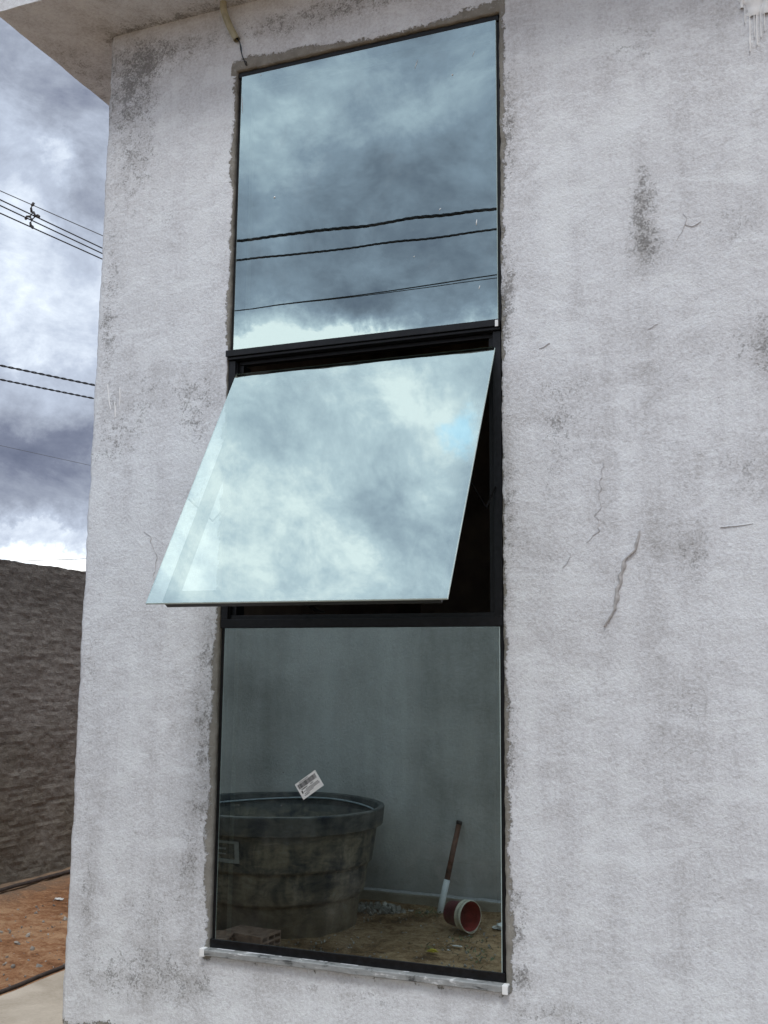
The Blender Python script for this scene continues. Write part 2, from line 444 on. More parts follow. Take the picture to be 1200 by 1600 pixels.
STAINS_AND_SHADE = [(-2.5, 3.35, .16, .22, .9), (-2.35, 3.5, .25, .08, .7), (-2.45, 3.0, .14, .2, .6), (-2.55, 2.45, .06, .35, .75), (-2.3, 2.75, .12, .12, .35),
 (-2.35, 2.05, .2, .16, .45), (-2.5, 1.85, .15, .12, .6), (-2.12, 1.95, .1, .16, .7), (-2.1, 1.55, .07, .15, .7), (-2.04, 1.0, .05, .22, .6), (-2.04, .62, .045, .2, .7),
 (-2.14, .85, .10, .18, .3), (-2.08, .3, .07, .18, .7), (-2.25, .1, .15, .12, .5), (-2.15, -.12, .22, .1, .75), (-2.4, -.15, .12, .12, .4), (-2.55, .9, .06, .4, .45), (-2.52, .1, .05, .3, .5),
 (-1.7, 3.5, .35, .07, .8), (-1.2, 3.52, .3, .06, .7), (-.9, 3.5, .1, .12, .7), (-.89, 2.25, .035, .2, 1.1), (-.88, 2.9, .03, .3, .8), (-.89, 1.55, .03, .3, .7), (-.89, .75, .035, .2, .8), (-.87, .2, .05, .2, .7),
 (-.42, 2.5, .05, .17, 1.0), (-.4, 2.35, .08, .08, .5), (-.45, 3.1, .12, .1, .55), (-.12, 2.4, .12, .1, .5), (-.25, 2.0, .3, .12, .26), (-.6, 1.9, .2, .08, .2), (-.05, 2.0, .1, .12, .7), (-.1, 1.6, .16, .14, .5),
 (-.55, 1.75, .2, .08, .2), (-.72, 1.75, .1, .25, .5), (-.3, 1.35, .08, .1, .6), (-.8, 1.3, .08, .2, .3), (-.75, -.08, .14, .04, .6), (-.86, .02, .04, .04, .7), (-.3, .4, .1, .4, .3), (-.6, .2, .2, .3, .2),  # second entry is painted shade beside the open sash, the rest are stains
 (-1.5, -.1, .4, .03, .5), (-.15, 3.3, .1, .15, .2), (-.05, .95, .08, .25, .3), (-.35, .9, .15, .15, .3)]

def front_wall():
    S = .009
    xs = [XC] + [v for v in lines(XC, XL, S)][1:] + lines(XL, XR, S) + lines(XR, .35, S) + [.35, 1, 2, 4.2]
    zs = [ZG-.1, -.40] + lines(-.36, ZB, S) + lines(ZB, ZT, S) + lines(ZT, ZS, S) + [ZS+.0]
    nx, nz = len(xs), len(zs)
    iL, iR = xs.index(XL), xs.index(XR); jB, jT = zs.index(ZB), zs.index(ZT)
    bm = bmesh.new(); lm = bm.verts.layers.float.new('mortar'); ls = bm.verts.layers.float.new('stain_shade')
    G = [[None]*nz for _ in range(nx)]
    for i, x in enumerate(xs):
        for j, z in enumerate(zs):
            if iL < i < iR and jB < j < jT: continue
            P = Vector((x, 0, z)); fine = x <= .36
            dx = dz = dy = 0
            if fine:
                dy = -.0035*fbm(P*1.7, 3) - .0016*fbm(P*11, 4) - .0008*fbm(P*40, 2)
                dl = max(XL-x, x-XR, ZB-z, z-ZT, 0) if True else 0
                if dl < .03 and ZB-.02 < z < ZT+.03 and XL-.03 < x < XR+.03:
                    k = 1-dl/.03; q = fbm(P*9+Vector((5, 0, 0)), 4); q2 = fbm(P*26+Vector((0, 7, 0)), 3)
                    am = (.004*q + .0028*q2)*k
                    if i <= iL: dx += am - .002*k
                    if i >= iR: dx += am*.6 + .002*k
                    if j >= jT: dz += am + .002*k
                    if dl < .012: dy += .003*max(0, q2)+.002
                if i <= 2:
                    q = fbm(P*8, 4); k = (1, .5, .2)[i]; dx += (.006*q - .001)*k + (.003*fbm(P*40, 2))*k; dy += (.004, .001, 0)[i]
            v = bm.verts.new((x+dx, YF+dy, z+dz)); G[i][j] = v
            # how far from the bare mortar band round the opening
            a = (XL-.006-.012*max(0, min(1, (1.3-z)/.9))-.006*math.sin(z*2.3)-x) if x < XL+.01 else 9
            b = (x-(XR+.010+.010*math.sin(z*2.1+1))) if x > XR-.01 else 9
            c = (z-(ZT+.032+.024*math.sin(x*5.0-1.2))) if z > ZT-.01 else 9
            inx = XL-.06 < x < XR+.03; inz = ZB-.06 < z < ZT+.1
            dm = .3
            if x < XL+.01: dm = min(dm, math.hypot(max(a, 0), max(0, ZB-.03-z, z-ZT-.02)) if (a > 0 or z < ZB-.03 or z > ZT+.02) else a)
            if x > XR-.01: dm = min(dm, math.hypot(max(b, 0), max(0, ZB-.02-z, z-ZT-.03)) if (b > 0 or z < ZB-.02 or z > ZT+.03) else b)
            if z > ZT-.01: dm = min(dm, math.hypot(max(c, 0), max(0, XL-.02-x, x-XR-.02)) if (c > 0 or x < XL-.02 or x > XR+.02) else c)
            if z < ZB: dm = min(dm, math.hypot(max(0, -.045-z), max(0, XL-.04-x, x-XR-.04))+.012)
            dm = min(dm, z+.318+.012*math.sin(x*9))
            dm = min(dm, ZS-.004-z+.02)
            v[lm] = dm
            s = 0
            for (sx_, sz_, rx, rz, am) in STAINS_AND_SHADE:
                if abs(x-sx_) < 3*rx and abs(z-sz_) < 3*rz: s += am*math.exp(-((x-sx_)/rx)**2-((z-sz_)/rz)**2)
            v[ls] = min(1.2, s) if fine else 0
    for i in range(nx-1):
        for j in range(nz-1):
            if iL <= i < iR and jB <= j < jT: continue
            bm.faces.new((G[i][j], G[i+1][j], G[i+1][j+1], G[i][j+1]))
    # reveals of the opening
    loop = [G[i][jB] for i in range(iL, iR)] + [G[iR][j] for j in range(jB, jT)] + [G[i][jT] for i in range(iR, iL, -1)] + [G[iL][j] for j in range(jT, jB, -1)]
    prev = loop
    for yy in (.006, .05, .15):
        cur = []
        for v in loop:
            q = bm.verts.new((min(max(v.co.x, XL-.001), XR+.001) if yy > .01 else v.co.x, yy, min(max(v.co.z, ZB), ZT+.002) if yy > .01 else v.co.z)); q[lm] = -.1; q[ls] = 0; cur.append(q)
        for k in range(len(cur)):
            k2 = (k+1) % len(cur); bm.faces.new((prev[k], prev[k2], cur[k2], cur[k]))
        prev = cur
    # left side wall, back wall, right wall
    ys = [.3, .8, 1.6, 3, 6]
    prevc = G[0]
    for y in ys:
        cur = []
        for j in range(nz):
            q = bm.verts.new((XC, y, zs[j])); q[lm] = .3; q[ls] = .3; cur.append(q)
        for j in range(nz-1): bm.faces.new((prevc[j], prevc[j+1], cur[j+1], cur[j]))
        prevc = cur
    box(bm, (XC+.003, 5.85, ZG-.1), (4.2, 6.0, ZS)); box(bm, (4.05, .15, ZG-.1), (4.2, 5.84, ZS))
    # cement scars, hairline cracks and drips of white paint on the wall face
    def ribbon(pts, wd, mi, y=-.0165, jag=.006):
        P = []
        for (x0, z0), (x1, z1) in zip(pts, pts[1:]):
            n = max(2, int(math.hypot(x1-x0, z1-z0)/.012))
            P += [(x0+(x1-x0)*k/n, z0+(z1-z0)*k/n) for k in range(n)]
        P.append(pts[-1]); A = []
        for k, (x, z) in enumerate(P):
            t = k/(len(P)-1); ww = wd*(.25+.75*math.sin(math.pi*min(1, max(0, t*.94+.03)))**.6)*(1+.7*noise.noise(Vector((x*60, z*60, mi))))
            ww = max(ww, wd*.2)
            x += jag*fbm(Vector((x*35, 3, z*35)), 3)
            yy = y - .004*fbm(Vector((x, 0, z))*1.7, 3)
            A.append([bm.verts.new((x-ww/2, yy+.012, z)), bm.verts.new((x-ww/4, yy, z)), bm.verts.new((x+ww/4, yy, z)), bm.verts.new((x+ww/2, yy+.012, z))])
        for a, b in zip(A, A[1:]):
            for q in range(3):
                f = bm.faces.new((a[q], a[q+1], b[q+1], b[q])); f.material_index = mi
    def W2(u, v):
        d = (R2*(u-600) - U2*(v-800) + Fv*F); t = (YF+CD)/d.y; q = Vector((0, -CD, CH)) + d*t; return (q.x, q.z)
    scar = [[(998, 830), (994, 858), (975, 878), (972, 892), (965, 925), (961, 952), (945, 978)]]
    for s in scar: ribbon([W2(*q) for q in s], .019, 1, y=-.0195)
    hair = [[(942, 722), (938, 770), (934, 830), (922, 848)], [(896, 864), (880, 892)], [(228, 830), (240, 850), (246, 878), (240, 912)], [(1130, 824), (1150, 822), (1176, 818)],
            [(1060, 376), (1066, 362), (1072, 348), (1068, 334)], [(1071, 350), (1082, 354), (1094, 346)], [(1010, 515), (1030, 506)], [(843, 545), (860, 536)]]
    for s in hair: ribbon([W2(*q) for q in s], .0011, 1, y=-.0145, jag=.016)
    for u, v0, v1, wd in ((1171, 18, 82, .006), (1178, 12, 60, .004), (1182, 16, 72, .007), (1188, 10, 60, .004), (1163, 10, 38, .003), (1194, 8, 50, .003)):
        ribbon([W2(u, v0), W2(u+1, v1)], wd*1.25, 2, y=-.0205, jag=.001)
    ribbon([W2(1160, -60), W2(1160, 14)], .03, 2, y=-.0205); ribbon([W2(1178, -80), W2(1178, 26)], .07, 2, y=-.021, jag=.003); ribbon([W2(1197, -80), W2(1197, 22)], .06, 2, y=-.0205, jag=.003)
    ribbon([W2(180, 628), W2(180, 652)], .006, 2, jag=.002); ribbon([W2(168, 600), W2(173, 640)], .004, 2, jag=.002); ribbon([W2(188, 606), W2(187, 634)], .004, 2, jag=.002)
    me = bpy.data.meshes.new('wall'); bm.to_mesh(me); bm.free()
    for mt in (M['plaster'], M['crack'], M['paint']): me.materials.append(mt)
    me.polygons.foreach_set('use_smooth', [True]*len(me.polygons))
    ob = bpy.data.objects.new('wall', me); COL.objects.link(ob); return hp(ob)
wall = front_wall()

def eave():
    bm = bmesh.new(); lm = bm.verts.layers.float.new('mortar'); ls = bm.verts.layers.float.new('stain_shade')
    x0, x1, y0, y1, T = -2.96, 4.6, -.324, 6.4, .16
    xs = lines(x0, .6, .03) + [.6, 1.5, 3, x1]; ys = lines(y0, 1.2, .03) + [1.2, 2, 4, y1]
    g = []
    for x in xs:
        c = []
        for y in ys:
            e = .004*fbm(Vector((x*7, y*7, 2)))
            v = bm.verts.new((x+(e if x == x0 else 0), y+(e if y == y0 else 0), ZS+.0025*fbm(Vector((x*3, y*3, 0)))))
            if not (XC-.02 < x and y > YF-.03): pass
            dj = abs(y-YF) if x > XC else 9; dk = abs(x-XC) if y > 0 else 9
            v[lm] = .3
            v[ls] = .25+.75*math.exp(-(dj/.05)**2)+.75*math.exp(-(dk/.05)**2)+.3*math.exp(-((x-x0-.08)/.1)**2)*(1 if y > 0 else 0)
            c.append(v)
        g.append(c)
    for i in range(len(xs)-1):
        for j in range(len(ys)-1): bm.faces.new((g[i][j], g[i][j+1], g[i+1][j+1], g[i+1][j]))
    nx, ny = len(xs), len(ys)
    loop = [g[i][0] for i in range(nx-1)] + [g[nx-1][j] for j in range(ny-1)] + [g[i][ny-1] for i in range(nx-1, 0, -1)] + [g[0][j] for j in range(ny-1, 0, -1)]
    up = []
    for v in loop:
        q = bm.verts.new((v.co.x, v.co.y, ZS+T)); q[lm] = .3; q[ls] = .1; up.append(q)
    for k in range(len(loop)):
        k2 = (k+1) % len(loop); bm.faces.new((loop[k], loop[k2], up[k2], up[k]))
    bmesh.ops.triangulate(bm, faces=[bm.faces.new(up)])
    return hp(link('eave_slab', bm, M['plaster'], smooth=False))
eave()

def room():
    bm = bmesh.new()
    x0, x1, y0, y1, z0, z1 = -2.45, 1.4, .151, 3.4, -.32, 3.5
    # front inner skin with the opening left free, then the other walls, floor and ceiling
    for a, b in (((x0, y0, z0), (XL-.02, y0+.02, z1)), ((XR+.02, y0, z0), (x1, y0+.02, z1)), ((XL-.019, y0, z0), (XR+.019, y0+.02, ZB-.01)), ((XL-.019, y0, ZT+.01), (XR+.019, y0+.02, z1)),
                 ((x0, y0+.021, z0), (x0+.05, y1, z1)), ((x1-.05, y0+.021, z0), (x1, y1, z1)), ((x0+.051, y1-.05, z0), (x1-.051, y1, z1)),
                 ((x0+.051, y0+.021, z0), (x1-.051, y1-.051, z0+.05)), ((x0+.051, y0+.021, z1-.05), (x1-.051, y1-.051, z1))):
        box(bm, a, b)
    hp(link('interior_wall', bm, M['room']))
room()

def sill():
    bm = bmesh.new()
    xs = lines(-2.012, -.898, .02) + [-.898]
    prof = [(-.034, -.028), (-.037, -.025), (-.037, -.009), (-.034, -.006), (.055, -.0055), (.055, -.028)]
    rings = []
    for x in xs:
        rings.append([bm.verts.new((x, y + .0022*fbm(Vector((x*14, y*30, z*30)), 3), z + .0016*fbm(Vector((x*14+4, y*30, z*30)), 3))) for y, z in prof])
    for A, B in zip(rings, rings[1:]):
        for k in range(len(prof)): bm.faces.new((A[k], B[k], B[(k+1) % len(prof)], A[(k+1) % len(prof)]))
    bm.faces.new(rings[0]); bm.faces.new(rings[-1])
    s = hp(link('window_sill', bm, M['sill']))
    for x in (-2.013, -.918):
        b = bmesh.new(); box(b, (x, -.0405, -.031), (x+.018, -.012, -.003), bev=.002)
        o = link('end_cap', b, M['paint']); o.parent = s; o.matrix_parent_inverse = (s.matrix_parent_inverse).inverted() @ Matrix.Identity(4)
        o.matrix_parent_inverse = Matrix.Identity(4)
    return s
SILL = sill()

def window():
    bm = bmesh.new()
    a, b = XL+.003, XR-.003
    # outer frame, mitred bars butted end to end
    box(bm, (a, .0085, ZB+.030), (a+.030, .058, ZT-.024), bev=.0012)
    box(bm, (b-.030, .0085, ZB+.030), (b, .058, ZT-.024), bev=.0012)
    box(bm, (a, -.006, ZB+.001), (b, .060, ZB+.0295), bev=.0015)
    box(bm, (a, .0015, ZT-.0235), (b, .060, ZT-.002), bev=.0015)
    # upper transom: two stepped bars with a groove
    box(bm, (a-.004, -.026, 2.150), (b+.001, .050, 2.1745), bev=.0015)
    box(bm, (a-.002, -.016, 2.139), (b, .050, 2.1495), bev=.0015)
    box(bm, (a+.031, .020, 2.124), (b-.031, .050, 2.1385), bev=.0015)
    # jamb liners of the opening light and lower transom
    box(bm, (a, -.004, 1.150), (a+.028, .008, 2.138), bev=.001)
    box(bm, (b-.028, -.004, 1.150), (b, .008, 2.138), bev=.001)
    box(bm, (a+.0305, .022, 1.165), (a+.050, .080, 2.123), bev=.001); box(bm, (b-.050, .022, 1.165), (b-.0305, .080, 2.123), bev=.001)
    box(bm, (a, -.005, 1.118), (b, .062, 1.1495), bev=.0015)
    box(bm, (a+.031, .012, 1.150), (b-.031, .045, 1.1645), bev=.001)
    fr = hp(link('window', bm, M['alu']))
    fr['label'] = 'black aluminium window frame with a propped open middle light'
    def sub(o): o.parent = fr; return o
    def pane(name, x0, x1, z0, z1, y0=-.0025, t=.006):
        bm = bmesh.new(); box(bm, (x0, y0, z0), (x1, y0+t, z1))
        for f in bm.faces:
            f.normal_update(); n = f.normal
            f.material_index = 0 if n.y < -.9 else (1 if n.y > .9 else 2)
        es = [e for e in bm.edges if all(v.co.y < y0+.001 for v in e.verts)]
        r = bmesh.ops.bevel(bm, geom=es, offset=.0014, segments=1, affect='EDGES')
        for f in r['faces']: f.material_index = 2
        return sub(link(name, bm, [M['glass'], M['back'], M['edge']], recalc=True))
    u = pane('upper_pane', -1.976, -.925, 2.1775, 3.3155); u['label'] = 'upper fixed mirror pane reflecting cables'
    l = pane('lower_pane', -1.973, -.927, .022, 1.1165); l['label'] = 'lower fixed mirror pane reflecting the yard'
    # paint splashes on the upper pane
    def WP(u, v):
        d = (R2*(u-600) - U2*(v-800) + Fv*F); t = (-.003+CD)/d.y; q = Vector((0, -CD, CH)) + d*t; return q.x, q.z
    for (u0, v0, u1, v1, wd) in ((648, 107, 653, 93, .0022), (738, 88, 742, 79, .0018), (686, 329, 689, 325, .003), (744, 352, 745, 343, .004), (748, 452, 750, 446, .003), (706, 118, 708, 116, .006), (428, 310, 430, 307, .007), (378, 150, 379, 176, .0025), (646, 402, 648, 400, .003), (407, 118, 408, 117, .004), (768, 506, 769, 505, .003)):
        x0, z0 = WP(u0, v0); x1, z1 = WP(u1, v1); bm = bmesh.new()
        tube(bm, [(x0, -.0030, z0), ((x0+x1)/2, -.0034, (z0+z1)/2), (x1, -.0030, z1)], [wd*.3, wd*.5, wd*.2], 6)
        sub(link('paint_splash', bm, M['paint']))
    # open sash: glass with a slimmer black frame glued behind, hinged at the top
    th = R(30.34); xl, xr, z0, L = -1.961, -.9355, 2.0865, 1.056
    hinge = Matrix.Translation((0, 0.0, z0)) @ Matrix.Rotation(-th, 4, 'X')
    def sash(name, bm, mats):
        o = link(name, bm, mats); o.parent = fr; o.matrix_basis = hinge; return o
    bm = bmesh.new(); t = .006; box(bm, (xl, 0, -L), (xr, t, 0))
    for f in bm.faces:
        f.normal_update(); n = f.normal; f.material_index = 0 if n.y < -.9 else (1 if n.y > .9 else 2)
    es = [e for e in bm.edges if all(v.co.y < .001 for v in e.verts)]
    r = bmesh.ops.bevel(bm, geom=es, offset=.0016, segments=1, affect='EDGES')
    for f in r['faces']: f.material_index = 2
    o = sash('opening_pane', bm, [M['glass'], M['back'], M['edge']]); o['label'] = 'tilted open mirror pane reflecting bright clouds'
    bm = bmesh.new(); a0, b0 = xl+.056, xr-.030
    def hollow(lo, hi): box(bm, lo, hi, bev=.001)
    hollow((a0, .0065, -L+.052), (a0+.034, .040, -.040)); hollow((b0-.034, .0065, -L+.052), (b0, .040, -.040))
    hollow((a0, .0065, -L+.012), (b0, .042, -L+.0515)); hollow((a0, .0065, -.0395), (b0, .040, -.010))
    sash('sash_frame', bm, M['alu'])
    bm = bmesh.new(); xm = -1.40
    box(bm, (xm-.02, .0425, -L+.018), (xm+.02, .060, -L+.034), bev=.003); tube(bm, [(xm, .058, -L+.02), (xm+.02, .066, -L+.008), (xm+.045, .070, -L+.006)], [.006, .006, .004], 8)
    sash('latch', bm, M['rubber'])
    # friction stays each side
    for xs_ in (a+.022, b-.022):
        bm = bmesh.new()
        tube(bm, [(xs_, .012, 1.60), (xs_, -.12, 1.50), (xs_, -.285, 1.555)], .0035, 6)
        box(bm, (xs_-.004, .010, 1.45), (xs_+.004, .022, 1.75))
        sub(link('stay_arm', bm, M['rubber']))
    # little white cover at the transom's right end
    bm = bmesh.new(); box(bm, (-.929, -.0285, 2.147), (-.918, -.0265, 2.170), bev=.0006)
    sub(link('transom_end_cap', bm, M['white']))
window()

# ------------------------------------------------------------------ barcode sticker on the lower pane
def sticker():
    c = Vector((-1.6155, -.0036, .571)); ang = math.atan2(.623-.569, -1.594+1.672)
    t = root('barcode_sticker', c, label='small white barcode sticker stuck askew on the lower mirror pane', category='sticker')
    t.rotation_euler = (0, -ang, 0)
    w_, h_ = .094, .061
    bm = bmesh.new(); box(bm, (-w_/2, -.0003, -h_/2), (w_/2, .0003, h_/2)); link('label_paper', bm, M['sticker'], t)
    bm = bmesh.new(); rnd = random.Random(3); x = -w_/2+.006
    while x < w_/2-.010:
        ww = rnd.choice((.0007, .0011, .0017)); box(bm, (x, -.0008, .006), (x+ww, -.00035, .0225)); x += ww+rnd.choice((.0007, .001, .0014))
    link('barcode', bm, M['ink'], t)
    bm = bmesh.new()
    for z, x0, x1, hh in ((.0262, -.03, .012, .0012), (.0015, -.034, -.008, .002), (.0015, .006, .018, .002), (-.005, -.018, .038, .0013), (-.009, -.03, .04, .0011), (-.0125, -.02, .04, .0011), (-.0165, -.03, .010, .0013), (-.0215, -.034, -.012, .0016)):
        x = x0
        while x < x1:
            ww = rnd.uniform(.002, .006); box(bm, (x, -.0007, z-hh), (min(x1, x+ww), -.00035, z+hh*.6)); x += ww+.0012
    box(bm, (-.038, -.0007, -.012), (-.033, -.00035, -.002))
    link('print', bm, M['ink'], t)
sticker()

# ------------------------------------------------------------------ conduit and wire hanging from the eave
def conduit():
    t = root('electrical_conduit', (-2.03, -.06, ZS), label='yellowed plastic conduit hanging from the eave above the window', category='conduit')
    P = lambda q: Vector(q) - Vector(t.location)
    ctl = [(-2.045, -.052, 3.72), (-2.043, -.050, 3.60), (-2.036, -.044, 3.57), (-2.020, -.034, 3.525), (-2.000, -.028, 3.485), (-1.990, -.026, 3.466)]
    bm = bmesh.new(); tube(bm, [P(q) for q in ctl], .0140, 14, cap=False); tube(bm, [P(q) for q in ctl[::-1]], .0115, 14, cap=False)
    n = 14
    link('pipe', bm, M['conduit'], t, recalc=False)
    bm = bmesh.new(); tube(bm, [P(q) for q in ((-1.995, -.030, 3.478), (-1.978, -.026, 3.455), (-1.970, -.024, 3.43), (-1.968, -.023, 3.405), (-1.962, -.022, 3.385))], .0022, 6)
    link('wire', bm, M['wire_b'], t)
    bm = bmesh.new()
    tube(bm, [P(q) for q in ((-1.990, -.030, 3.476), (-1.976, -.025, 3.45), (-1.972, -.024, 3.42), (-1.964, -.022, 3.39), (-1.957, -.020, 3.372), (-1.950, -.018, 3.352), (-1.944, -.019, 3.348), (-1.945, -.022, 3.362), (-1.952, -.022, 3.366))], .0024, 6)
    link('wire', bm, M['wire_k'], t)
conduit()

# ------------------------------------------------------------------ boundary wall at the left, yard wall opposite the window
def slab_wall(name, mat, a, b, z0, z1, th, step, disp, seed, zfoot=None, axis='x', **props):
    """a wall whose near face runs from a to b (xy), displaced on the near face and top"""
    bm = bmesh.new(); A = Vector((*a, 0)); B = Vector((*b, 0)); d = (B-A); L = d.length; d.normalize(); n = Vector((-d.y, d.x, 0))
    us = lines(0, L, step) + [L]; vs = lines(z0, z1, step) + [z1]
    g = []
    for u_ in us:
        c = []
        for z in vs:
            P = A + d*u_; q = Vector((P.x, P.y, z))
            o = disp(q)
            zz = z + (.012*fbm(Vector((u_*3, seed, 0))) + .006*fbm(Vector((u_*20, seed, 0))) if z == z1 else 0)
            c.append(bm.verts.new(P + n*o + Vector((0, 0, zz))))
        g.append(c)
    for i in range(len(us)-1):
        for j in range(len(vs)-1): bm.faces.new((g[i][j], g[i+1][j], g[i+1][j+1], g[i][j+1]))
    back = [[bm.verts.new(Vector((g[i][j].co.x, g[i][j].co.y, g[i][j].co.z)) - n*th) for j in (0, -1)] for i in range(len(us))]
    for i in range(len(us)-1):
        bm.faces.new((g[i][-1], g[i+1][-1], back[i+1][1], back[i][1]))
        bm.faces.new((back[i][1], back[i+1][1], back[i+1][0], back[i][0]))
    for i in (0, -1):
        bm.faces.new([back[i][0]] + g[i] + [back[i][1]])
    return link(name, bm, mat, smooth=False, recalc=True, **props)

def dboundary(q):
    o = .010*fbm(q*2.5) + .005*fbm(Vector((q.x, q.y*5, q.z*42)), 4) + .006*fbm(q*22, 4)
    ph = (q.z*8.5 + .6*fbm(Vector((q.y*1.2, 1, q.z*.5)))) % 1
    return o - .005*max(0, 1-abs(ph-.5)*14)*(.4+abs(fbm(Vector((q.y*2, 5, q.z*3)))))
slab_wall('boundary_wall', M['block'], (-4.79, 8), (-4.79, -3.0), ZG-.1, 1.655, .14, .022, dboundary, 3,
          label='rough dark cement block boundary wall left of the house', category='wall')
yw = slab_wall('yard_wall', M['render'], (-4.62, -2.84), (-1.5, -2.84), ZG-.1, 1.66, .14, .05, lambda q: .006*fbm(q*1.5), 9,
          label='smooth grey rendered yard wall mirrored in the lower pane', category='wall')
def footing():
    bm = bmesh.new(); xs = lines(-4.6, -1.51, .05) + [-1.51]; rg = []
    for x in xs:
        j = .006*fbm(Vector((x*5, 0, 0))); k = .005*fbm(Vector((x*7, 4, 0)))
        rg.append([bm.verts.new(q) for q in ((x, -2.832, -.36+k), (x, -2.772+j, -.363+k), (x, -2.768+j, -.372+k), (x, -2.765+j, ZG-.05), (x, -2.832, ZG-.05))])
    for A, B in zip(rg, rg[1:]):
        for q in range(4): f = bm.faces.new((A[q], A[q+1], B[q+1], B[q])); f.material_index = 1 if q == 0 else 0
    bm.faces.new(rg[0]); bm.faces.new(rg[-1])
    link('footing', bm, [M['footing'], M['crack']], yw)
footing()

# ------------------------------------------------------------------ water tank
def tank():
    t = root('water_tank', (-2.85, -2.21, ZG-.02), label='big round grimy water tank standing by the grey yard wall', category='water tank')
    prof = [(.0, 0), (.44, 0), (.452, .012), (.475, .175), (.478, .19), (.497, .197), (.500, .21), (.517, .345), (.520, .36), (.540, .367), (.543, .38), (.567, .565)]
    bm = bmesh.new(); lathe(bm, [(max(r, .001), z) for r, z in prof], 96, wob=.012)
    ins = [(.548, .60), (.53, .40), (.48, .2), (.44, .03), (.001, .03)]
    lathe(bm, [(.575, .60)]+ins, 96, wob=.012)
    bm2 = bmesh.new()
    link('body', bm, M['tank'], t, smooth=True, recalc=False)
    lathe(bm2, [(.569, .560), (.594, .562), (.598, .566), (.606, .660), (.603, .667), (.596, .669), (.578, .668), (.570, .662), (.552, .598)], 96, wob=.014)
    [setattr(f, 'smooth', False) for f in bm2.faces]
    link('rim', bm2, M['tank'], t, recalc=False)
    bm = bmesh.new()   # light sealing bead lying inside the rim
    tube(bm, [(.553*math.cos(a), .553*math.sin(a), .632+.008*math.sin(a*3)) for a in [k*2*math.pi/72 for k in range(73)]], .006, 6)
    link('seal_bead', bm, plain('pale_blue_grey_bead', (.35, .40, .42), .6), t)
    # raised square emblem on the flank: a frame with a barred figure
    bm = bmesh.new()
    def patch(u0, u1, z0, z1):
        r = lambda z: .5445 + (z-.38)*(.567-.543)/.185 + .004
        n = 6; A = []
        for k in range(n+1):
            a = u0+(u1-u0)*k/n; A.append([bm.verts.new((r(z)*math.cos(a), r(z)*math.sin(a), z)) for z in (z0, z1)])
        for p_, q_ in zip(A, A[1:]): bm.faces.new((p_[0], q_[0], q_[1], p_[1]))
    c = R(94.0); wv = .16; z0, z1 = .42, .535
    patch(c-wv, c+wv, z1-.014, z1); patch(c-wv, c+wv, z0, z0+.02); patch(c-wv, c-wv+.05, z0+.02, z1-.014); patch(c+wv-.03, c+wv, z0+.02, z1-.014)
    patch(c-.02, c+.13, .488, .499); patch(c-.02, c+.13, .462, .470)
    link('emblem', bm, plain('faded_white_print', (.30, .31, .29), .8), t)
tank()

# ------------------------------------------------------------------ hollow bricks in front of the tank
def brick(loc, rz, label):
    bm = bmesh.new(); Lx, Wy, H = .26, .17, .068
    # extruded profile: outer shell and webs leave the through holes open
    ny, nz_, wl = 3, 2, .009
    ys = [-Wy/2 + (Wy-wl)*k/ny for k in range(ny+1)]; zs = [(H-wl)*k/nz_ for k in range(nz_+1)]
    for z in zs: box(bm, (-Lx/2, -Wy/2, z), (Lx/2, Wy/2, z+wl))
    for y in ys:
        for z in zs[:-1]: box(bm, (-Lx/2+.0005, y+.0003, z+wl), (Lx/2-.0005, y+wl-.0003, z+(H-wl)/nz_))
    for k in range(6): box(bm, (-Lx/2+.002, -Wy/2+.012+k*.025, H), (Lx/2-.002, -Wy/2+.018+k*.025, H+.002))
    o = link('hollow_brick', bm, M['brick'], label=label, category='brick', group='hollow clay bricks lying before the tank')
    o.location = loc; o.rotation_euler = (0, 0, rz)
brick((-2.72, -1.66, ZG+.004), R(8), 'hollow clay brick with open end holes before the tank')
brick((-2.90, -1.50, ZG+.004), R(-14), 'hollow clay brick half cut off at the lower left of the mirror')

# ------------------------------------------------------------------ bucket and stick
def bucket():
    ax = Vector((.87, .49, .03)).normalized()
    t = root('bucket', (-1.875, -2.40, ZG+.092), label='dark red plastic bucket lying on its side on the dirt', category='bucket')
    q = ax.to_track_quat('Z', 'Y'); t.rotation_mode = 'QUATERNION'; t.rotation_quaternion = q; t.scale = (.86, .86, .86)
    bm = bmesh.new()
    lathe(bm, [(.001, 0), (.070, 0), (.074, .004), (.088, .165), (.0885, .168)], 40)
    link('body', bm, M['redp'], t, recalc=False)
    bm = bmesh.new(); lathe(bm, [(.0935, .185), (.0915, .178), (.086, .165), (.070, .006), (.001, .006)], 40); link('inside', bm, M['redi'], t, recalc=False)
    bm = bmesh.new(); lathe(bm, [(.0887, .128), (.097, .130), (.097, .134), (.0895, .137), (.0895, .158), (.098, .160), (.0985, .182), (.096, .187), (.0930, .185)], 40)
    for k in range(12):
        a = k*math.pi/6; tube(bm, [(.0925*math.cos(a), .0925*math.sin(a), .134), (.0935*math.cos(a), .0935*math.sin(a), .162)], .0028, 5)
    link('rim', bm, M['cream'], t, recalc=False)
    bm = bmesh.new()
    pts = []
    inv = q.inverted()
    for k in range(17):
        a = math.pi*k/16; v = Vector((.1*math.cos(a), .1*math.sin(a), .17+.03*math.sin(a)))
        pts.append(v)
    down = inv @ Vector((0, 0, -1)); ang = math.atan2(down.y, down.x)
    Rm = Matrix.Rotation(ang+R(-60), 3, 'Z')
    tube(bm, [Rm @ v for v in pts], .0024, 6); link('handle', bm, M['cream'], t)
bucket()

